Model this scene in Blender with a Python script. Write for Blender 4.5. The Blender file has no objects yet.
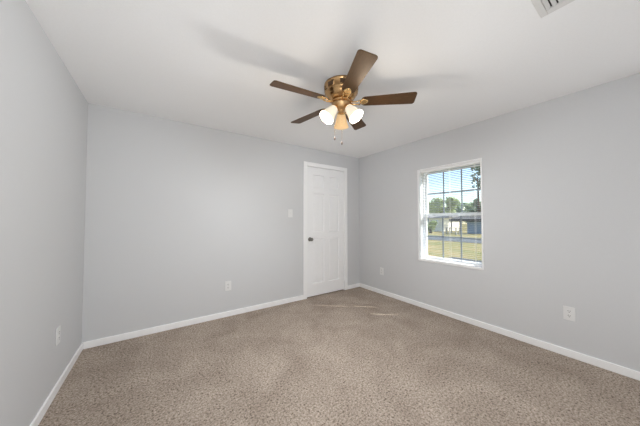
import bpy, bmesh, math, random
from mathutils import Vector, Matrix
random.seed(7)
SC = bpy.context.scene
COL = SC.collection
PI = math.pi

# ------------------------------------------------------------------ camera, sky, sun, lights, exposure
W, H = 3.543, 2.31            # room: left wall x=0, right wall x=W, back wall y=0
FRONT = -3.75                 # wall behind the camera
CAM = Vector((0.5738, -3.0525, 1.2028)); YAW, PITCH, ROLL, FPX = 0.604398, 0.0272083, -0.000336, 232.71
f = Vector((math.sin(YAW)*math.cos(PITCH), math.cos(YAW)*math.cos(PITCH), math.sin(PITCH)))
r = Vector((math.cos(YAW), -math.sin(YAW), 0)); u = r.cross(f)
r2 = r*math.cos(ROLL)+u*math.sin(ROLL); u2 = -r*math.sin(ROLL)+u*math.cos(ROLL)
cd = bpy.data.cameras.new('camera'); cam = bpy.data.objects.new('camera', cd); COL.objects.link(cam)
cd.sensor_fit = 'HORIZONTAL'; cd.sensor_width = 36; cd.lens = 36*FPX/640; cd.clip_start = 0.02; cd.clip_end = 500
cam.matrix_world = Matrix(((r2.x, u2.x, -f.x, CAM.x), (r2.y, u2.y, -f.y, CAM.y), (r2.z, u2.z, -f.z, CAM.z), (0, 0, 0, 1)))
SC.camera = cam

world = bpy.data.worlds.new('sky'); SC.world = world; world.use_nodes = True
wn = world.node_tree.nodes; bg = wn['Background']
sky = wn.new('ShaderNodeTexSky'); sky.sky_type = 'NISHITA'; sky.sun_disc = False
sky.sun_elevation = math.radians(47); sky.sun_rotation = math.radians(128.5); sky.air_density = 1.0; sky.dust_density = .7
world.node_tree.links.new(sky.outputs[0], bg.inputs[0]); bg.inputs[1].default_value = 0.32

def lamp(name, kind, loc, energy, color=(1, 1, 1), direction=None, **kw):
    d = bpy.data.lights.new(name, kind); d.energy = energy; d.color = color
    for k, v in kw.items(): setattr(d, k, v)
    o = bpy.data.objects.new(name, d); COL.objects.link(o); o.location = loc
    if direction is not None: o.rotation_euler = Vector(direction).to_track_quat('-Z', 'Y').to_euler()
    return o
el = math.radians(47)
lamp('sun', 'SUN', (12, -8, 14), 13, (1, .95, .86), (-.78*math.cos(el), .625*math.cos(el), -math.sin(el)), angle=.0093)
# added soft fill behind the camera, not a lamp of the room
lamp('fill_soft_disk', 'AREA', (.55, -3.55, 1.25), 16, (.95, .98, 1), (.10, 1, .18), shape='DISK', size=.7)
lamp('fill_right_side', 'AREA', (W-.06, -3.38, 1.25), 2.4, (.97, .985, 1), (-1, .25, 0), shape='RECTANGLE', size=.6, size_y=1.3)  # added fill at the right wall, no window stands there
# added wide fill along the wall behind the camera, which has no window
lamp('fill_behind_camera', 'AREA', (1.77, FRONT+.06, .70), 8, (.96, .98, 1), (0, 1, 0), shape='RECTANGLE', size=3.3, size_y=1.2)

SC.view_settings.view_transform = 'Standard'; SC.view_settings.look = 'None'
SC.view_settings.gamma = 1; SC.view_settings.use_curve_mapping = False; SC.view_settings.exposure = 0.13
SC.cycles.max_bounces = 14; SC.cycles.diffuse_bounces = 8; SC.cycles.transparent_max_bounces = 24
SC.cycles.caustics_reflective = False; SC.cycles.caustics_refractive = False; SC.cycles.sample_clamp_indirect = 4

# ------------------------------------------------------------------ materials
def mat(name, color, rough=.5, metal=0, spec=.5, **kw):
    m = bpy.data.materials.new(name); m.use_nodes = True
    b = m.node_tree.nodes['Principled BSDF']
    b.inputs['Base Color'].default_value = (*color, 1); b.inputs['Roughness'].default_value = rough
    b.inputs['Metallic'].default_value = metal; b.inputs['Specular IOR Level'].default_value = spec
    for k, v in kw.items(): b.inputs[k].default_value = v
    return m
def noise_color(m, stops, scale, detail=4, vec_scale=None, coord='Object', bump=0, bump_dist=.002, rough=.6, distortion=0):
    nt = m.node_tree; n = nt.nodes; L = nt.links; b = n['Principled BSDF']
    tc = n.new('ShaderNodeTexCoord'); src = tc.outputs[coord]
    if vec_scale:
        mp = n.new('ShaderNodeMapping'); mp.inputs['Scale'].default_value = vec_scale; L.new(src, mp.inputs[0]); src = mp.outputs[0]
    t = n.new('ShaderNodeTexNoise'); t.inputs['Scale'].default_value = scale; t.inputs['Detail'].default_value = detail
    t.inputs['Roughness'].default_value = rough; t.inputs['Distortion'].default_value = distortion
    L.new(src, t.inputs['Vector'])
    cr = n.new('ShaderNodeValToRGB'); e = cr.color_ramp.elements
    while len(e) < len(stops): e.new(.5)
    for i, (p, c) in enumerate(stops): e[i].position = p; e[i].color = (*c, 1)
    L.new(t.outputs['Fac'], cr.inputs[0]); L.new(cr.outputs[0], b.inputs['Base Color'])
    if bump:
        bp = n.new('ShaderNodeBump'); bp.inputs['Strength'].default_value = bump; bp.inputs['Distance'].default_value = bump_dist
        L.new(t.outputs['Fac'], bp.inputs['Height']); L.new(bp.outputs[0], b.inputs['Normal'])
    return t, cr
def paint(name, c, scale=220, bump=.06, rough=.6, spec=.25):
    m = mat(name, c, rough, spec=spec)
    noise_color(m, [(.3, tuple(x*.985 for x in c)), (.7, tuple(min(1, x*1.015) for x in c))], scale, 3, bump=bump, bump_dist=.001)
    return m
M = {}
M['wall'] = paint('grey_wall_paint', (.622, .628, .637))
M['ceiling'] = paint('white_ceiling_paint', (.92, .923, .926), 90, .12)
M['trim'] = mat('white_gloss_trim', (.92, .92, .92), .35)
M['door'] = paint('white_door_paint', (.90, .90, .905), 60, .03, .4, .4)
M['vinyl'] = mat('white_window_vinyl', (.90, .90, .90), .35)
M['plate'] = mat('white_plastic_plate', (.76, .76, .755), .35)
M['slot'] = mat('dark_slot', (.03, .03, .03), .7)
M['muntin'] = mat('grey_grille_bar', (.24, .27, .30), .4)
M['slat'] = mat('backlit_blind_slat', (.36, .40, .45), .5)  # white slats coloured grey-blue to imitate their backlit shade
M['cord'] = mat('white_blind_cord', (.85, .85, .82), .8)
M['vent'] = mat('white_vent_metal', (.74, .735, .72), .4)
M['duct'] = mat('dark_duct', (.05, .045, .04), .8)
M['nickel'] = mat('satin_nickel_knob', (.17, .16, .15), .28, 1)
M['hinge'] = mat('hinge_metal', (.55, .55, .55), .35, 1)
M['brass'] = mat('polished_brass', (.86, .58, .27), .22, 1)
M['brass_dark'] = mat('antique_brass', (.52, .32, .15), .24, 1)
M['brass_satin'] = mat('satin_brass', (.62, .40, .20), .42, 1)
M['slot_brown'] = mat('dark_vent_recess', (.10, .05, .02), .6)
M['fob'] = mat('dark_wood_fob', (.07, .035, .02), .5)
# blade: walnut veneer, sheen tinted amber to imitate warm bulb light
M['wood'] = mat('walnut_blade', (.1, .05, .03), .50, spec=.6, **{'Specular Tint': (1, .72, .42, 1)})
noise_color(M['wood'], [(.25, (.036, .016, .007)), (.55, (.075, .036, .016)), (.8, (.12, .062, .030))], 22, 5, (1.2, 16, 4), rough=.55, distortion=.4)
# carpet
cm = M['carpet'] = mat('beige_cut_pile_carpet', (.3, .25, .2), .95, spec=.05)
nt = cm.node_tree; n = nt.nodes; L = nt.links; b = n['Principled BSDF']
t1, cr1 = noise_color(cm, [(.37, (.125, .097, .076)), (.47, (.355, .296, .246)), (.62, (.58, .495, .425))], 85, 5, bump=.8, bump_dist=.010, rough=.85)
t2 = n.new('ShaderNodeTexNoise'); t2.inputs['Scale'].default_value = 3.0; t2.inputs['Detail'].default_value = 4; t2.inputs['Distortion'].default_value = .6
L.new(n['Texture Coordinate'].outputs['Object'], t2.inputs['Vector'])
cr2 = n.new('ShaderNodeValToRGB'); cr2.color_ramp.elements[0].position = .32; cr2.color_ramp.elements[0].color = (.86, .84, .83, 1)
cr2.color_ramp.elements[1].position = .68; cr2.color_ramp.elements[1].color = (1.12, 1.12, 1.12, 1)
L.new(t2.outputs['Fac'], cr2.inputs[0])
mx = n.new('ShaderNodeMix'); mx.data_type = 'RGBA'; mx.blend_type = 'MULTIPLY'; mx.inputs[0].default_value = 1
L.new(cr1.outputs[0], mx.inputs[6]); L.new(cr2.outputs[0], mx.inputs[7]); 
t3 = n.new('ShaderNodeTexNoise'); t3.inputs['Scale'].default_value = 64; t3.inputs['Detail'].default_value = 2; t3.inputs['Roughness'].default_value = .6
L.new(n['Texture Coordinate'].outputs['Object'], t3.inputs['Vector'])
cr3 = n.new('ShaderNodeValToRGB'); e3 = cr3.color_ramp.elements
e3[0].position = .33; e3[0].color = (.50, .47, .44, 1); e3[1].position = .45; e3[1].color = (1.06, 1.06, 1.06, 1)
e3.new(.64).color = (1.10, 1.10, 1.10, 1); e3.new(.74).color = (1.45, 1.45, 1.46, 1)
L.new(t3.outputs['Fac'], cr3.inputs[0])
mx2 = n.new('ShaderNodeMix'); mx2.data_type = 'RGBA'; mx2.blend_type = 'MULTIPLY'; mx2.inputs[0].default_value = 1
L.new(mx.outputs[2], mx2.inputs[6]); L.new(cr3.outputs[0], mx2.inputs[7]); L.new(mx2.outputs[2], b.inputs['Base Color'])
# window glass: thin pane that lets daylight through and mirrors a little
g = M['glass'] = bpy.data.materials.new('window_glass'); g.use_nodes = True; nt = g.node_tree; n = nt.nodes
n.remove(n['Principled BSDF']); tr = n.new('ShaderNodeBsdfTransparent'); tr.inputs[0].default_value = (.93, .95, .95, 1)
gl = n.new('ShaderNodeBsdfGlossy'); gl.inputs['Roughness'].default_value = .02
ms = n.new('ShaderNodeMixShader'); ms.inputs[0].default_value = .06
nt.links.new(tr.outputs[0], ms.inputs[1]); nt.links.new(gl.outputs[0], ms.inputs[2]); nt.links.new(ms.outputs[0], n['Material Output'].inputs[0])
# frosted lamp glass
def frosted(name, tint, glow, tl):
    m = bpy.data.materials.new(name); m.use_nodes = True; nt = m.node_tree; n = nt.nodes; n.remove(n['Principled BSDF'])
    d = n.new('ShaderNodeBsdfDiffuse'); d.inputs[0].default_value = (*tint, 1)
    t = n.new('ShaderNodeBsdfTranslucent'); t.inputs[0].default_value = (*tint, 1)
    a = n.new('ShaderNodeMixShader'); a.inputs[0].default_value = tl
    nt.links.new(d.outputs[0], a.inputs[1]); nt.links.new(t.outputs[0], a.inputs[2])
    e = n.new('ShaderNodeEmission'); e.inputs[0].default_value = (*glow[:3], 1); e.inputs[1].default_value = glow[3]
    s = n.new('ShaderNodeAddShader'); nt.links.new(a.outputs[0], s.inputs[0]); nt.links.new(e.outputs[0], s.inputs[1])
    nt.links.new(s.outputs[0], n['Material Output'].inputs[0]); return m
M['shade'] = frosted('frosted_lamp_glass_lit', (.88, .84, .76), (1, .86,  .62, .32), .05)
M['shade_warm_lit'] = frosted('frosted_lamp_glass_warm_lit', (.80, .62, .38), (1, .66, .30, .22), .10)  # same white glass, warm light put into its tint and glow
def emit(name, c, s):
    m = bpy.data.materials.new(name); m.use_nodes = True; nt = m.node_tree; n = nt.nodes; n.remove(n['Principled BSDF'])
    e = n.new('ShaderNodeEmission'); e.inputs[0].default_value = (*c, 1); e.inputs[1].default_value = s
    nt.links.new(e.outputs[0], n['Material Output'].inputs[0]); return m
M['bulb'] = emit('lit_bulb', (1, .88, .66), 5)
M['bulb_dim'] = emit('dim_bulb', (1, .72, .40), .8)
# outdoors
M['grass'] = mat('lawn', (.2, .25, .08), .95, spec=.1)
noise_color(M['grass'], [(.30, (.075, .115, .035)), (.47, (.185, .165, .075)), (.70, (.29, .225, .125))], 1.1, 6, (1, .6, 1), rough=.7)
M['asphalt'] = mat('grey_asphalt', (.2, .21, .23), .9)
noise_color(M['asphalt'], [(.3, (.045, .052, .06)), (.7, (.068, .078, .088))], 4, 5)
M['dark_ground'] = mat('dark_strip', (.15, .16, .17), .9)
noise_color(M['dark_ground'], [(.3, (.030, .033, .036)), (.7, (.055, .058, .062))], 3, 5)
M['bark'] = mat('bark', (.12, .09, .06), .9); noise_color(M['bark'], [(.3, (.08, .06, .04)), (.7, (.17, .13, .10))], 8, 5, (1, 1, .2))
def leaf(name, c):
    m = mat(name, c, .7, spec=.2); noise_color(m, [(.3, tuple(x*.65 for x in c)), (.7, tuple(min(1, x*1.3) for x in c))], 1.3, 4)
    nt = m.node_tree; n = nt.nodes; tl = n.new('ShaderNodeBsdfTranslucent'); mx = n.new('ShaderNodeMixShader'); mx.inputs[0].default_value = .35
    nt.links.new(n['Color Ramp'].outputs[0], tl.inputs[0]); nt.links.new(n['Principled BSDF'].outputs[0], mx.inputs[1]); nt.links.new(tl.outputs[0], mx.inputs[2])
    nt.links.new(mx.outputs[0], n['Material Output'].inputs[0]); return m
M['leaf_light'] = leaf('pale_green_leaves', (.44, .50, .27)); M['leaf_mid'] = leaf('mid_green_leaves', (.32, .40, .24))
M['leaf_dark'] = leaf('dark_green_leaves', (.19, .27, .17))
M['house'] = mat('cream_siding', (.90, .82, .66), .7); M['roof'] = mat('grey_shingle_roof', (.20, .20, .21), .9)
M['shed'] = mat('blue_grey_siding', (.27, .33, .40), .7); M['dark_roof'] = mat('dark_roof', (.05, .05, .055), .9)
M['pane'] = mat('dark_pane', (.08, .10, .12), .1); M['weathered'] = mat('weathered_wood', (.30, .29, .28), .8)

# ------------------------------------------------------------------ mesh helpers
def box(bm, x0, x1, y0, y1, z0, z1, mi=0):
    vs = [bm.verts.new((x, y, z)) for x in (x0, x1) for y in (y0, y1) for z in (z0, z1)]
    out = []
    for q in ((0, 1, 3, 2), (4, 6, 7, 5), (0, 4, 5, 1), (2, 3, 7, 6), (0, 2, 6, 4), (1, 5, 7, 3)):
        fc = bm.faces.new([vs[i] for i in q]); fc.material_index = mi; out.append(fc)
    return out
def lathe(bm, prof, seg=40, mat4=None, mi=0):
    """revolve (radius, z) pairs about z"""
    rings = []
    for (ra, z) in prof:
        if ra < 1e-6: rings.append([bm.verts.new((0, 0, z))])
        else: rings.append([bm.verts.new((ra*math.cos(2*PI*i/seg), ra*math.sin(2*PI*i/seg), z)) for i in range(seg)])
    rows = []
    for a, c in zip(rings, rings[1:]):
        row = []
        for i in range(seg):
            j = (i+1) % seg
            if len(a) == 1 and len(c) == 1: continue
            if len(a) == 1: vs = [a[0], c[j], c[i]]
            elif len(c) == 1: vs = [a[i], a[j], c[0]]
            else: vs = [a[i], a[j], c[j], c[i]]
            fc = bm.faces.new(vs); fc.smooth = True; fc.material_index = mi; row.append(fc)
        rows.append(row)
    if mat4: 
        vv = [v for rg in rings for v in rg]; bmesh.ops.transform(bm, matrix=mat4, verts=vv)
    return rows
def tube(bm, pts, ra, seg=10, mi=0):
    pts = [Vector(p) for p in pts]; rings = []
    rs = ra if isinstance(ra, (list, tuple)) else [ra]*len(pts)
    prev = None
    for i, p in enumerate(pts):
        d = (pts[min(i+1, len(pts)-1)]-pts[max(i-1, 0)]).normalized()
        a = d.orthogonal().normalized() if prev is None else (prev-d*prev.dot(d)).normalized()
        prev = a; c = d.cross(a)
        rings.append([bm.verts.new(p+rs[i]*(a*math.cos(2*PI*k/seg)+c*math.sin(2*PI*k/seg))) for k in range(seg)])
    for A, B in zip(rings, rings[1:]):
        for k in range(seg):
            fc = bm.faces.new([A[k], A[(k+1) % seg], B[(k+1) % seg], B[k]]); fc.smooth = True; fc.material_index = mi
    for rg in (rings[0][::-1], rings[-1]): bm.faces.new(rg).material_index = mi
def obj(name, bm, m, parent=None, loc=None, rot=None, bevel=0, seg=2, smooth=None):
    bmesh.ops.recalc_face_normals(bm, faces=bm.faces[:])
    me = bpy.data.meshes.new(name); bm.to_mesh(me); bm.free()
    for x in (m if isinstance(m, (list, tuple)) else [m]): me.materials.append(x)
    o = bpy.data.objects.new(name, me); COL.objects.link(o)
    if loc is not None: o.location = loc
    if rot is not None: o.rotation_euler = rot
    if parent is not None: o.parent = parent
    if bevel:
        md = o.modifiers.new('bevel', 'BEVEL'); md.width = bevel; md.segments = seg; md.limit_method = 'ANGLE'; md.angle_limit = math.radians(40)
    return o
def NB(): return bmesh.new()
def boxobj(name, b6, m, parent=None, bevel=0, **kw):
    bm = NB(); box(bm, *b6); return obj(name, bm, m, parent, bevel=bevel, **kw)
def struct(o, label=None):
    o['kind'] = 'structure'
    if label: o['label'] = label
    return o
def tag(o, label, cat, group=None):
    o['label'] = label; o['category'] = cat
    if group: o['group'] = group
    return o
def empty(name, loc, rot=(0, 0, 0)):
    o = bpy.data.objects.new(name, None); COL.objects.link(o); o.location = loc; o.rotation_euler = rot; o.empty_display_size = .1
    return o
def copy_tree(o, parent=None):
    c = o.copy(); COL.objects.link(c)
    if parent: c.parent = parent
    for ch in list(o.children): copy_tree(ch, c)
    return c

# ------------------------------------------------------------------ room shell
T = .15
struct(boxobj('floor', (-T, W+T, FRONT-T, T, -.12, 0), M['carpet']), 'beige and brown speckled carpet over the whole room')
struct(boxobj('ceiling', (-T, W+T, FRONT-T, T, H, H+.12), M['ceiling']), 'plain white flat ceiling')
struct(boxobj('wall_left', (-T, 0, FRONT, 0, 0, H), M['wall']), 'plain grey wall along the left')
struct(boxobj('wall_front', (-T, W+T, FRONT-T, FRONT, 0, H), M['wall']), 'grey wall behind the camera')
DX0, DX1, DZ = 2.430, 3.190, 2.033        # door opening
bm = NB(); box(bm, -T, DX0, 0, T, 0, H); box(bm, DX1, W+T, 0, T, 0, H); box(bm, DX0, DX1, 0, T, DZ, H)
struct(obj('wall_back', bm, M['wall']), 'grey wall holding the white door')
WT = .19
WY0, WY1, WZ0, WZ1 = -1.938, -1.175, .662, 1.878   # window opening
bm = NB(); box(bm, W, W+WT, FRONT, WY0, 0, H); box(bm, W, W+WT, WY1, 0, 0, H)
box(bm, W, W+WT, WY0, WY1, 0, WZ0); box(bm, W, W+WT, WY0, WY1, WZ1, H)
struct(obj('wall_right', bm, M['wall']), 'grey wall holding the window with blinds')

BH, BT = .066, .013
def baseboard(name, b6, lab):
    struct(boxobj(name, b6, M['trim'], bevel=.005), lab)
baseboard('baseboard_left', (0, BT, FRONT, 0, 0, BH), 'white baseboard along the left wall')
bm = NB(); box(bm, BT, DX0-.057, -BT, 0, 0, BH); box(bm, DX1+.057, W-BT, -BT, 0, 0, BH)
struct(obj('baseboard_back', bm, M['trim'], bevel=.005), 'white baseboard along the door wall')
baseboard('baseboard_right', (W-BT, W, FRONT, 0, 0, BH), 'white baseboard under the window wall')

# ------------------------------------------------------------------ door
CW = .057
bm = NB()
box(bm, DX0-CW, DX0+.004, -.016, 0, 0, DZ+CW); box(bm, DX1-.004, DX1+CW, -.016, 0, 0, DZ+CW); box(bm, DX0+.004, DX1-.004, -.016, 0, DZ-.004, DZ+CW)
struct(obj('trim_1', bm, M['trim'], bevel=.005), 'white casing around the door')
# slab with six recessed, raised-centre panels
S0, S1, SZ0, SZ1 = DX0+.016, DX1-.008, .014, DZ-.010
def panel_door(x0, x1, z0, z1, y0, y1):
    bm = NB(); w = x1-x0; st = .105; mid = .09
    cx = (x0+x1)/2
    xs = [x0, x0+st, cx-mid/2, cx+mid/2, x1-st, x1]
    zs = [z0, .20, .905-.005, 1.00, 1.61, 1.70, 1.905, z1]
    def V(x, z): return bm.verts.new((x, y0, z))
    grid = [[V(x, z) for z in zs] for x in xs]
    pf = []
    for i in range(5):
        for j in range(7):
            fc = bm.faces.new([grid[i][j], grid[i+1][j], grid[i+1][j+1], grid[i][j+1]])
            if i in (1, 3) and j in (1, 3, 5): pf.append(fc)
    bmesh.ops.recalc_face_normals(bm, faces=bm.faces[:])
    if bm.faces[0].normal.y > 0: bmesh.ops.reverse_faces(bm, faces=bm.faces[:])
    for fc in pf:
        bmesh.ops.inset_individual(bm, faces=[fc], thickness=.010, depth=-.012)
        bmesh.ops.inset_individual(bm, faces=[fc], thickness=.016, depth=0)
        bmesh.ops.inset_individual(bm, faces=[fc], thickness=.016, depth=.006)
    # sides and back
    a = [bm.verts.new((x, y1, z)) for x in (x0, x1) for z in (z0, z1)]
    bm.faces.new([a[0], a[1], a[3], a[2]])
    for rim, e in (([grid[0][j] for j in range(8)], (a[1], a[0])), ([grid[5][j] for j in range(8)], (a[3], a[2])),
                   ([grid[i][0] for i in range(6)], (a[2], a[0])), ([grid[i][7] for i in range(6)], (a[3], a[1]))):
        bm.faces.new(rim+list(e))
    return bm
bm = panel_door(S0, S1, SZ0, SZ1, .004, .040)
door = struct(obj('door_1', bm, M['door'], bevel=.0015, seg=1), 'white six-panel door in the back wall')
bm = NB(); box(bm, DX0, DX0+.012, 0, T, 0, DZ); box(bm, DX1-.006, DX1, 0, T, 0, DZ); box(bm, DX0+.012, DX1-.006, 0, T, DZ-.006, DZ)
box(bm, DX0+.012, DX0+.024, .044, .07, 0, DZ-.006); box(bm, DX1-.018, DX1-.006, .044, .07, 0, DZ-.006)
obj('door_jamb', bm, M['trim'], door)
KX, KZ = 2.493, .895
kb = NB(); lathe(kb, [(0, 0), (.031, 0), (.032, .004), (.026, .010), (.012, .013), (.011, .034), (.020, .040), (.0265, .050), (.027, .060), (.022, .070), (.010, .0745), (0, .075)], 28)
knob = obj('door_knob', kb, M['nickel'], door, (KX, .004, KZ), (PI/2, 0, 0)); knob['label'] = 'dark metal round knob'
bm = NB(); box(bm, S0-.001, S0+.0015, .006, .036, KZ-.05, KZ+.05); obj('strike_edge', bm, M['hinge'], door)
for z in (1.80, 1.05, .18):
    hb = NB(); tube(hb, [(DX1-.007, -.004, z-.045), (DX1-.007, -.004, z+.045)], .006, 12)
    box(hb, DX1-.030, DX1-.007, .0015, .004, z-.044, z+.044)
    obj('hinge', hb, M['trim'], door)
struct(boxobj('door_gap_shade', (DX0, DX1, .05, T, 0, .004), M['slot'])).name = 'gap_shade_strip'  # dark strip laid in for the shade under the door
# closed-off hallway behind the leaf
struct(boxobj('wall_hall', (DX0-.3, DX1+.3, T, T+.05, 0, H), M['wall']))

# ------------------------------------------------------------------ window in the right wall
win = struct(empty('window_1', (W, (WY0+WY1)/2, WZ0)), 'white vinyl double-hung window with grilles')
def wobj(name, bm, m, **kw):
    o = obj(name, bm, m, **kw); o.parent = win; o.matrix_parent_inverse = Matrix.Translation(-Vector(win.location)); return o
tw = .013
bm = NB(); box(bm, W-.010, W, WY0-tw, WY0, WZ0-.022, WZ1+tw); box(bm, W-.010, W, WY1, WY1+tw, WZ0-.022, WZ1+tw); box(bm, W-.010, W, WY0, WY1, WZ1, WZ1+tw)
wobj('window_casing', bm, M['trim'], bevel=.002)
bm = NB(); box(bm, W-.016, W+.10, WY0+.0, WY1, WZ0-.016, WZ0+.003); box(bm, W-.011, W, WY0, WY1, WZ0-.026, WZ0-.016)
wobj('window_sill', bm, M['trim'], bevel=.003)
bm = NB(); box(bm, W, W+.10, WY0, WY0+.005, WZ0, WZ1); box(bm, W, W+.10, WY1-.005, WY1, WZ0, WZ1); box(bm, W, W+.10, WY0+.005, WY1-.005, WZ1-.005, WZ1)
wobj('window_jamb', bm, M['trim'])
fw = .018; X0, X1 = W+.098, W+.178
def ring(bm, x0, x1, y0, y1, z0, z1, w, wb=None, wt=None):
    wb = wb or w; wt = wt or w
    box(bm, x0, x1, y0, y0+w, z0, z1); box(bm, x0, x1, y1-w, y1, z0, z1); box(bm, x0, x1, y0+w, y1-w, z0, z0+wb); box(bm, x0, x1, y0+w, y1-w, z1-wt, z1)
bm = NB(); ring(bm, X0, X1, WY0, WY1, WZ0, WZ1, fw); wobj('window_frame', bm, M['vinyl'], bevel=.002)
ZM = 1.262                                   # meeting rail
def sash(x0, x1, z0, z1, wb, wt):
    y0, y1 = WY0+fw, WY1-fw; sw = .026
    bm = NB(); ring(bm, x0, x1, y0, y1, z0, z1, sw, wb, wt)
    s = wobj('sash', bm, M['vinyl'], bevel=.002)
    gy0, gy1, gz0, gz1 = y0+sw, y1-sw, z0+wb, z1-wt; xm = (x0+x1)/2
    def sub(name, bm, m):
        return obj(name, bm, m, s)
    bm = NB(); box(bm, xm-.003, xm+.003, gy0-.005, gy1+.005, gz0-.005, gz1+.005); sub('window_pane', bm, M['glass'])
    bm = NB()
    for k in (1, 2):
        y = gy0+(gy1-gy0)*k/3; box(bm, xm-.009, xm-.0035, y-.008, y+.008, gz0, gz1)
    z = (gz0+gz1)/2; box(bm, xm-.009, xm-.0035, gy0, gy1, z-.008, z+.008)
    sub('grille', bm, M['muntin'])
sash(W+.139, W+.167, ZM-.016, WZ1-fw, .034, .026)
sash(W+.106, W+.134, WZ0+fw-.006, ZM+.022, .020, .040)

# mini-blind hung inside the opening
BX = W+.036
bl = tag(empty('window_blind', (BX, (WY0+WY1)/2, WZ1-.005)), 'white horizontal mini blind hanging open inside the window', 'window blind')
by0, by1 = WY0+.008, WY1-.008
def bobj(name, bm, m, **kw):
    o = obj(name, bm, m, **kw); o.parent = bl; o.matrix_parent_inverse = Matrix.Translation(-Vector(bl.location)); return o
bm = NB(); box(bm, BX-.014, BX+.014, by0, by1, WZ1-.032, WZ1-.005); bobj('headrail', bm, M['vinyl'], bevel=.002)
CORDS = (-1.265, -1.575, -1.86); hw = .011   # route slots for the cords
ztop, zbot, pitch = WZ1-.045, WZ0+.030, .0215
bm = NB(); z = ztop
half = .0125
while z > zbot:
    ycuts = [by0]
    for c in sorted(CORDS): ycuts += [c-hw, c+hw]
    ycuts.append(by1)
    prof = [(-half, -.0012), (-half*.86, -.0004), (0, .0012), (half*.86, -.0004), (half, -.0012)]
    for k in range(len(ycuts)-1):
        a, c = ycuts[k], ycuts[k+1]
        rows = [[bm.verts.new((BX+px, y, z+pz-px*.12)) for px, pz in prof] for y in (a, c)]
        for q in range(4):
            if k % 2 == 1 and q in (1, 2): continue      # the slot the cord runs through
            bm.faces.new([rows[0][q], rows[0][q+1], rows[1][q+1], rows[1][q]])
    z -= pitch
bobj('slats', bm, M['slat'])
bm = NB(); box(bm, BX-.011, BX+.011, by0, by1, zbot-.018, zbot-.006); bobj('bottom_rail', bm, M['vinyl'], bevel=.002)
for c in CORDS:
    bm = NB()
    for dx in (-half-.0008, half+.0008): box(bm, BX+dx-.0008, BX+dx+.0008, c-.001, c+.001, zbot-.006, WZ1-.032)
    bobj('ladder_cord', bm, M['cord'])
bm = NB(); tube(bm, [(BX-.018, WY1-.05, WZ1-.035), (BX-.019, WY1-.05, 1.15)], .0035, 8); bobj('tilt_wand', bm, M['cord'])

# ------------------------------------------------------------------ wall plates
def plate_root(name, loc, rz): return empty(name, loc, (0, 0, rz))     # local -y faces the room
def make_outlet(loc, rz, label):
    t = tag(plate_root('wall_outlet', loc, rz), label, 'power outlet')
    bm = NB(); box(bm, -.037, .037, -.006, 0, -.059, .059); obj('cover_plate', bm, M['plate'], t, bevel=.003)
    for s in (-1, 1):
        bm = NB()
        vs = []
        for k in range(24):
            a = 2*PI*k/24; x = max(-.0145, min(.0145, .0175*math.cos(a))); vs.append((x, .0145*math.sin(a)))
        A = [bm.verts.new((x, -.0085, z)) for x, z in vs]; B = [bm.verts.new((x, -.005, z)) for x, z in vs]
        bm.faces.new(A)
        for k in range(24): bm.faces.new([A[k], A[(k+1) % 24], B[(k+1) % 24], B[k]])
        rc = obj('receptacle', bm, M['plate'], t, (0, 0, s*.0195))
        bm = NB(); box(bm, -.0078, -.0048, -.0090, -.0084, -.001, .0085); box(bm, .0048, .0078, -.0090, -.0084, .000, .0075)
        lathe(bm, [(0, -.0003), (.0030, -.0003), (.0030, .0003), (0, .0003)], 12, Matrix.Translation((0, -.0087, -.0075)) @ Matrix.Rotation(PI/2, 4, 'X'))
        obj('socket_slots', bm, M['slot'], rc)
    bm = NB(); lathe(bm, [(0, .0012), (.0025, .001), (.0032, 0)], 12, Matrix.Translation((0, -.006, 0)) @ Matrix.Rotation(PI/2, 4, 'X')); obj('screw', bm, M['plate'], t)
    return t
o = make_outlet((1.291, 0, .376), 0, 'white duplex outlet low on the back wall left of the door')
for loc, rz, lab in (((W, -.511, .366), PI/2*3, 'white outlet on the window wall nearest the room corner by the door'),
                     ((W, -2.597, .378), PI/2*3, 'white outlet on the window wall at the right of the window'),
                     ((0, -.647, .388), PI/2, 'white outlet seen edge-on low on the left wall')):
    c = copy_tree(o); c.location = loc; c.rotation_euler = (0, 0, rz); c['label'] = lab
sw = tag(plate_root('light_switch', (2.152, 0, 1.291), 0), 'white toggle light switch on the back wall beside the door', 'light switch')
bm = NB(); box(bm, -.037, .037, -.006, 0, -.059, .059); obj('cover_plate', bm, M['plate'], sw, bevel=.003)
bm = NB(); box(bm, -.0065, .0065, -.0068, -.005, -.013, .013); obj('toggle_slot', bm, M['vent'], sw)
bm = NB(); box(bm, -.0045, .0045, -.017, -.006, -.002, .007); obj('toggle', bm, M['plate'], sw, rot=(math.radians(-18), 0, 0), bevel=.001)
for z in (-.042, .042):
    bm = NB(); lathe(bm, [(0, .0012), (.0025, .001), (.0032, 0)], 12, Matrix.Translation((0, -.006, z)) @ Matrix.Rotation(PI/2, 4, 'X')); obj('screw', bm, M['plate'], sw)

# ------------------------------------------------------------------ ceiling register
vx1, vy1, vl, vwid = 2.278, -2.716, .33, .20
v = tag(empty('ceiling_vent', (vx1-vl/2, vy1-vwid/2, H)), 'white louvred air vent set in the ceiling', 'air vent')
bm = NB(); hx, hy, m_ = vl/2, vwid/2, .030
for (a, b_, c, d) in ((-hx, hx, hy-m_, hy), (-hx, hx, -hy, -hy+m_), (-hx, -hx+m_+.016, -hy+m_, hy-m_), (hx-m_-.016, hx, -hy+m_, hy-m_)): box(bm, a, b_, c, d, -.008, 0)
obj('vent_frame', bm, M['vent'], v, bevel=.003)
bm = NB(); box(bm, -hx+m_, hx-m_, -hy+m_, hy-m_, -.0015, 0); obj('duct_opening', bm, M['duct'], v)
k = hy-m_-.010
while k > -hy+m_+.005:
    bm = NB(); box(bm, -hx+m_+.010, hx-m_-.010, -.0088, .0088, -.0007, .0007)
    obj('louver', bm, M['vent'], v, (0, k, -.0075), (math.radians(-35), 0, 0)); k -= .0235

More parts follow.
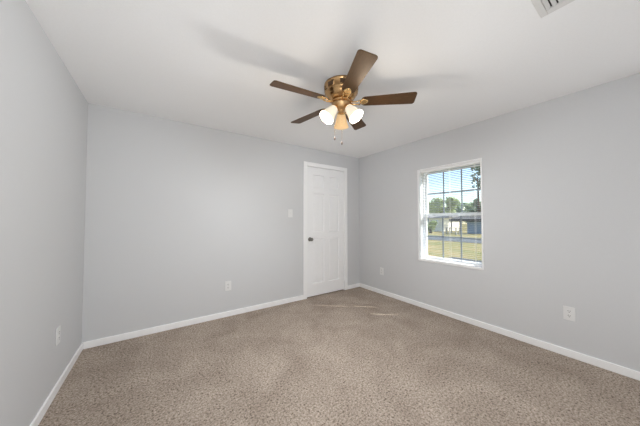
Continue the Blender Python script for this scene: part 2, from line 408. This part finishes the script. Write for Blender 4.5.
# ------------------------------------------------------------------ ceiling fan
FX, FY = 1.794, -1.594
fan = tag(empty('ceiling_fan', (FX, FY, H)), 'brass hugger ceiling fan with five walnut blades and three glass lights', 'ceiling fan')
bm = NB()
rows = lathe(bm, [(0, 0), (.130, 0), (.140, 0), (.141, -.012), (.134, -.018), (.132, -.064), (.136, -.068), (.136, -.074), (.126, -.080), (.121, -.096), (.110, -.112), (.094, -.126), (.080, -.132), (0, -.132)], 40)
slots = [rows[4][i] for i in range(40) if i % 5 in (0, 1, 2)]
grp = [[rows[4][i+k_] for k_ in (0, 1, 2)] for i in range(0, 40, 5)]
for gset in grp:
    bmesh.ops.inset_region(bm, faces=gset, thickness=.006, depth=0)
    bmesh.ops.inset_region(bm, faces=gset, thickness=.001, depth=-.006)
    for fc in gset: fc.material_index = 1
hs = obj('motor_housing', bm, [M['brass_dark'], M['slot_brown']], fan)
bm = NB(); lathe(bm, [(0, -.128), (.070, -.128), (.078, -.134), (.078, -.146), (.070, -.152), (0, -.152)], 36); obj('rotor_ring', bm, M['brass_dark'], fan)
# blades
PHI, R_TIP, BZ, BPITCH = math.radians(173.85), .588, -.146, math.radians(-13)
def blade_bm():
    bm = NB(); out = []; x0, x1 = .165, R_TIP; w0, w1 = .050, .0645
    def corner(cx, cy, ra, a0, a1, nn=6):
        for i in range(nn+1):
            a = a0+(a1-a0)*i/nn; out.append((cx+ra*math.cos(a), cy+ra*math.sin(a)))
    corner(x0+.030, -w0+.030, .030, PI, 1.5*PI); corner(x1-.022, -w1+.022, .022, 1.5*PI, 2*PI)
    corner(x1-.022, w1-.022, .022, 0, PI/2); corner(x0+.030, w0-.030, .030, PI/2, PI)
    top = [bm.verts.new((x, y, .003)) for x, y in out]; bot = [bm.verts.new((x, y, -.003)) for x, y in out]
    bm.faces.new(top); bm.faces.new(bot[::-1])
    for i in range(len(out)): j = (i+1) % len(out); bm.faces.new([top[i], bot[i], bot[j], top[j]])
    return bm
def iron_bm():
    """brass blade iron: curved arm from the rotor to a pierced teardrop plate under the blade"""
    bm = NB()
    for s in (-1, 1):
        tube(bm, [(.070, s*.010, -.002), (.095, s*.014, -.012), (.125, s*.016, -.014), (.155, s*.024, -.009)], [.006, .0055, .005, .005], 8)
    ring_o, ring_i, nn = [], [], 28
    for i in range(nn):
        a = 2*PI*i/nn; lx = .036*math.cos(a); ly = .030*math.sin(a)*(1-.25*math.cos(a))
        ring_o.append((.185+lx, ly)); ring_i.append((.183+lx*.5, ly*.48))
    def lay(pts, z): return [bm.verts.new((x, y, z)) for x, y in pts]
    ob, ib, ot, mid = lay(ring_o, -.007), lay(ring_i, -.012), lay(ring_o, -.0032), lay([(.183+(x-.183)*.7, y*.7) for x, y in ring_i], -.009)
    bm.faces.new(mid)
    for i in range(nn): bm.faces.new([ib[i], mid[i], mid[(i+1) % nn], ib[(i+1) % nn]]).smooth = True
    for i in range(nn):
        j = (i+1) % nn
        for q in ((ob[i], ib[i], ib[j], ob[j]), (ot[i], ob[i], ob[j], ot[j])):
            fc = bm.faces.new(q); fc.smooth = True
    for (x, y) in ((.165, .012), (.165, -.012), (.208, 0)):
        lathe(bm, [(0, -.014), (.004, -.0125), (.005, -.009)], 10, Matrix.Translation((x, y, 0)))
    return bm
bmat = Matrix
b0 = obj('blade', blade_bm(), M['wood'], fan, (0, 0, BZ), (BPITCH, 0, PHI), bevel=.0012, seg=1)
i0 = obj('blade_iron', iron_bm(), M['brass'], b0)
for k in range(1, 5):
    bb = b0.copy(); COL.objects.link(bb); bb.rotation_euler = (BPITCH, 0, PHI+2*PI*k/5)
    ii = i0.copy(); COL.objects.link(ii); ii.parent = bb
# light kit
bm = NB()
lathe(bm, [(0, -.150), (.060, -.150), (.070, -.156), (.069, -.163), (.060, -.180), (.050, -.196), (.044, -.202), (.030, -.206), (.022, -.212), (.020, -.222), (.010, -.230), (0, -.232)], 32)
kit = obj('light_kit', bm, M['brass_satin'], fan)
r_h = Vector((math.cos(YAW), -math.sin(YAW), 0)); f_h = Vector((math.sin(YAW), math.cos(YAW), 0))
LIGHT_ANGLES = (205, 325, 85)
zH = H
shade_prof_o = [(.030, 0), (.033, -.004), (.036, -.020), (.042, -.045), (.049, -.075), (.057, -.100), (.063, -.116), (.064, -.120)]
shade_prof = [(.024, -.002)]+shade_prof_o+[(.0615, -.120), (.0605, -.116), (.0545, -.100), (.0465, -.075), (.0395, -.045), (.0335, -.020), (.029, -.006), (.022, -.006)]
proto = None
for k, deg in enumerate(LIGHT_ANGLES):
    a = math.radians(deg); d = r_h*math.cos(a)+f_h*math.sin(a)
    neck = d*.062+Vector((0, 0, -.203)); ax = (d*.62+Vector((0, 0, -.78))).normalized()
    rot = (-ax).to_track_quat('Z', 'Y').to_euler()
    arm = NB()
    p0 = d*.030+Vector((0, 0, -.190)); p1 = d*.052+Vector((0, 0, -.186)); p2 = neck-ax*.010
    tube(arm, [p0, (p0+p1)/2+Vector((0, 0, .004)), p1, p2], .0075, 10)
    lathe(arm, [(0, .016), (.016, .014), (.026, .006), (.033, .000), (.034, -.008), (.030, -.008), (.020, -.001), (0, -.001)], 24, Matrix.Translation(neck) @ (-ax).to_track_quat('Z', 'Y').to_matrix().to_4x4())
    obj('lamp_arm', arm, M['brass'], kit)
    bm = NB(); lathe(bm, shade_prof, 32)
    sh = obj('lamp_shade', bm, M['shade_warm_lit'] if k == 2 else M['shade'], fan, neck, rot)
    if k == 2: sh['label'] = 'frosted glass shade at the back, tinted amber for warm light'
    bm = NB(); lathe(bm, [(0, -.010), (.011, -.012), (.012, -.030), (.020, -.050), (.0245, -.066), (.023, -.080), (.014, -.092), (0, -.096)], 20)
    obj('bulb', bm, M['bulb_dim'] if k == 2 else M['bulb'], sh)
    pl = lamp('bulb_light', 'POINT', (0, 0, -.128), .9 if k == 2 else 4.5, (1, .91, .78), shadow_soft_size=.03)
    pl.parent = sh
    ps = lamp('shade_beam', 'SPOT', (0, 0, -.123), 15.5 if k == 2 else 27.5, (.955, .98, 1), spot_size=math.radians(168), spot_blend=.6, shadow_soft_size=.05)
    ps.parent = sh
# pull chains
def chain(off, length, fob_r):
    bm = NB(); z = -.215
    tube(bm, [(off.x, off.y, z), (off.x, off.y, z-length)], .0008, 6)
    k = 0
    while k*.012 < length:
        lathe(bm, [(0, .0016), (.0016, 0), (0, -.0016)], 6, Matrix.Translation((off.x, off.y, z-k*.012))); k += 1
    c = obj('pull_chain', bm, M['brass'], fan)
    bm = NB(); lathe(bm, [(0, .004), (.003, .002), (fob_r, -.008), (fob_r*1.1, -.016), (fob_r*.6, -.024), (0, -.026)], 14, Matrix.Translation((off.x, off.y, z-length)))
    obj('chain_fob', bm, M['fob'], c)
chain(r_h*-.055+f_h*-.02, .225, .0055)
chain(r_h*.002+f_h*-.03, .265, .0055)

# ------------------------------------------------------------------ outdoors, seen through the window
G = -.5
def at(px, depth):
    t = (px-320)/FPX; p = CAM+depth*(f+r*t); return p.x, p.y
struct(boxobj('ground', (W+WT+.01, 95, -45, 75, G-.2, G), M['grass']), 'lawn outside the window')
struct(boxobj('road', (19.0, 24.0, -45, 75, G, G+.015), M['asphalt']), 'grey road beyond the lawn')
struct(boxobj('dark_strip', (10.0, 11.4, -12, 2.2, G, G+.02), M['dark_ground']), 'dark strip across the lawn')

def tree(label, px, depth, top, base_crown, rad, lm, seed, nleaf=1500, size=.24, name='leafy_tree', dense=1.0):
    rnd = random.Random(seed); x, y = at(px, depth)
    t = tag(empty(name, (x, y, G)), label, 'tree', 'trees beyond the road')
    hgt = top-G; bc = base_crown-G
    bm = NB(); tube(bm, [(0, 0, 0), (rnd.uniform(-.1, .1), rnd.uniform(-.1, .1), bc*.7), (rnd.uniform(-.2, .2), rnd.uniform(-.2, .2), hgt*.8)], [.22, .16, .05], 8)
    for k in range(7):
        a = rnd.uniform(0, 2*PI); z = bc+(hgt-bc)*rnd.uniform(.0, .55); q = rad*rnd.uniform(.5, .85)
        tube(bm, [(0, 0, z), (q*.5*math.cos(a), q*.5*math.sin(a), z+.25*q), (q*math.cos(a), q*math.sin(a), z+.6*q)], [.09, .06, .02], 6)
    obj('trunk', bm, M['bark'], t)
    lumps = []
    for k in range(13):
        a = rnd.uniform(0, 2*PI); q = rad*math.sqrt(rnd.random())*.72; h = rnd.random()
        lumps.append((q*math.cos(a), q*math.sin(a), bc+(hgt-bc)*(.12+.72*h), rad*rnd.uniform(.30, .50)*(1.1-.5*h)))
    bm = NB()
    for i in range(nleaf):
        lx, ly, lz, lr = rnd.choice(lumps)
        while True:
            p = Vector((rnd.uniform(-1, 1), rnd.uniform(-1, 1), rnd.uniform(-1, 1)))
            if .25 < p.length < 1: break
        c = Vector((lx, ly, lz))+p*lr
        if c.z > hgt: c.z = hgt-rnd.random()*.3
        nrm = (p+Vector((rnd.uniform(-1, 1), rnd.uniform(-1, 1), rnd.uniform(-.3, 1)))).normalized()
        a1 = nrm.orthogonal().normalized(); a2 = nrm.cross(a1); s = size*rnd.uniform(.6, 1.3)
        bm.faces.new([bm.verts.new(c+a1*s), bm.verts.new(c+a2*s*.6), bm.verts.new(c-a1*s), bm.verts.new(c-a2*s*.6)])
    me = bpy.data.meshes.new('foliage'); bm.to_mesh(me); bm.free(); me.materials.append(lm)
    o = bpy.data.objects.new('foliage', me); COL.objects.link(o); o.parent = t
    return t
tree('pale yellow-green tree at the left edge of the window view', 428.5, 52, 5.4, 1.2, 2.2, M['leaf_light'], 1)
tree('pale green tree rising behind the cream house', 443, 43, 5.2, 1.4, 2.9, M['leaf_light'], 2, 2000)
tree('mid green round tree left of the dark tree', 451, 54, 5.8, .6, 2.6, M['leaf_mid'], 3)
tree('dark green tree in the middle right of the window view', 459, 46, 4.0, .4, 2.0, M['leaf_dark'], 4, 1700)
tree('low mid green tree between the dark tree and the shed', 468, 55, 5.4, .6, 2.4, M['leaf_mid'], 5)
tree('dark bushy tree behind the blue-grey shed', 480, 38, 4.8, .6, 2.1, M['leaf_dark'], 6, 1800)
bush = tree('pale bush in front of the cream house', 430.5, 29, 1.5, -.3, .9, M['leaf_light'], 11, 700, .16, 'leafy_bush'); bush['category'] = 'bush'; del bush['group']
tree('broad hazy tree farthest back behind the house roof', 436, 62, 7.0, .4, 3.6, M['leaf_mid'], 12, 2200, .3)
tree('hazy tree farthest back right of the middle', 473, 66, 6.6, .4, 3.4, M['leaf_mid'], 13, 2200, .3)
tree('tall sparse tree at the right edge of the window view', 479.5, 33, 9.4, 5.4, 1.7, M['leaf_dark'], 8, 420, .22, 'tall_tree')

# white house across the road
def facing(px, depth): return at(px, depth)
x, y = at(434, 36.5)
hs_ = tag(empty('house', (x, y, G), (0, 0, math.radians(-6))), 'cream single-storey house with grey roof across the road', 'house')
bm = NB(); box(bm, -2.2, 2.2, -2.9, 2.9, 0, 1.95); obj('house_walls', bm, M['house'], hs_)
bm = NB(); e = [(-2.5, -3.2, 1.9), (2.5, -3.2, 1.9), (0, -3.2, 2.5)]
A = [bm.verts.new(p) for p in e]; B = [bm.verts.new((p[0], 3.2, p[2])) for p in e]
bm.faces.new(A); bm.faces.new(B[::-1])
for i in range(3): j = (i+1) % 3; bm.faces.new([A[i], B[i], B[j], A[j]])
obj('roof', bm, M['roof'], hs_)
for yy in (-1.7, .9):
    bm = NB(); box(bm, -2.26, -2.19, yy-.45, yy+.45, .8, 1.6); w_ = obj('house_window', bm, M['trim'], hs_)
    bm = NB(); box(bm, -2.28, -2.255, yy-.38, yy+.38, .87, 1.53); obj('house_pane', bm, M['pane'], w_)
bm = NB(); box(bm, -2.25, -2.19, -.65, .2, .1, 1.85); obj('house_door', bm, M['shed'], hs_)
# blue-grey shed
x, y = at(480, 27.5)
s_ = tag(empty('garden_shed', (x, y, G), (0, 0, math.radians(-8))), 'blue-grey shed with a dark lean-to roof across the road', 'shed')
bm = NB(); box(bm, -.8, .8, -1.1, 1.05, 0, 1.75)
for k in range(9): box(bm, -.82, -.80, -1.1+k*.25, -1.1+k*.25+.03, 0, 1.75)
obj('shed_walls', bm, M['shed'], s_)
bm = NB(); A = [bm.verts.new(p) for p in ((-1.2, -1.3, 1.45), (1.0, -1.3, 1.9), (1.0, -1.3, 2.1), (-1.2, -1.3, 1.72))]
B = [bm.verts.new((v_.co.x, 3.1, v_.co.z)) for v_ in A]; bm.faces.new(A); bm.faces.new(B[::-1])
for i in range(4): j = (i+1) % 4; bm.faces.new([A[i], B[i], B[j], A[j]])
obj('shed_roof', bm, M['dark_roof'], s_)
for px_ in (-1.0, .8):
    bm = NB(); box(bm, px_-.06, px_+.06, 2.85, 2.97, 0, 1.55 if px_ < 0 else 1.9); obj('roof_post', bm, M['weathered'], s_)
# picnic table
x, y = at(452.5, 26)
pt = tag(empty('picnic_table', (x, y, G), (0, 0, math.radians(-6))), 'grey weathered wooden table standing on the far lawn', 'table')
bm = NB()
for k in range(4): box(bm, -.36+k*.185, -.36+k*.185+.17, -.65, .65, .72, .76)
obj('table_top', bm, M['weathered'], pt)
for sx in (-.3, .3):
    for sy in (-.55, .55):
        bm = NB(); box(bm, sx-.045, sx+.045, sy-.045, sy+.045, 0, .72); obj('leg', bm, M['weathered'], pt)
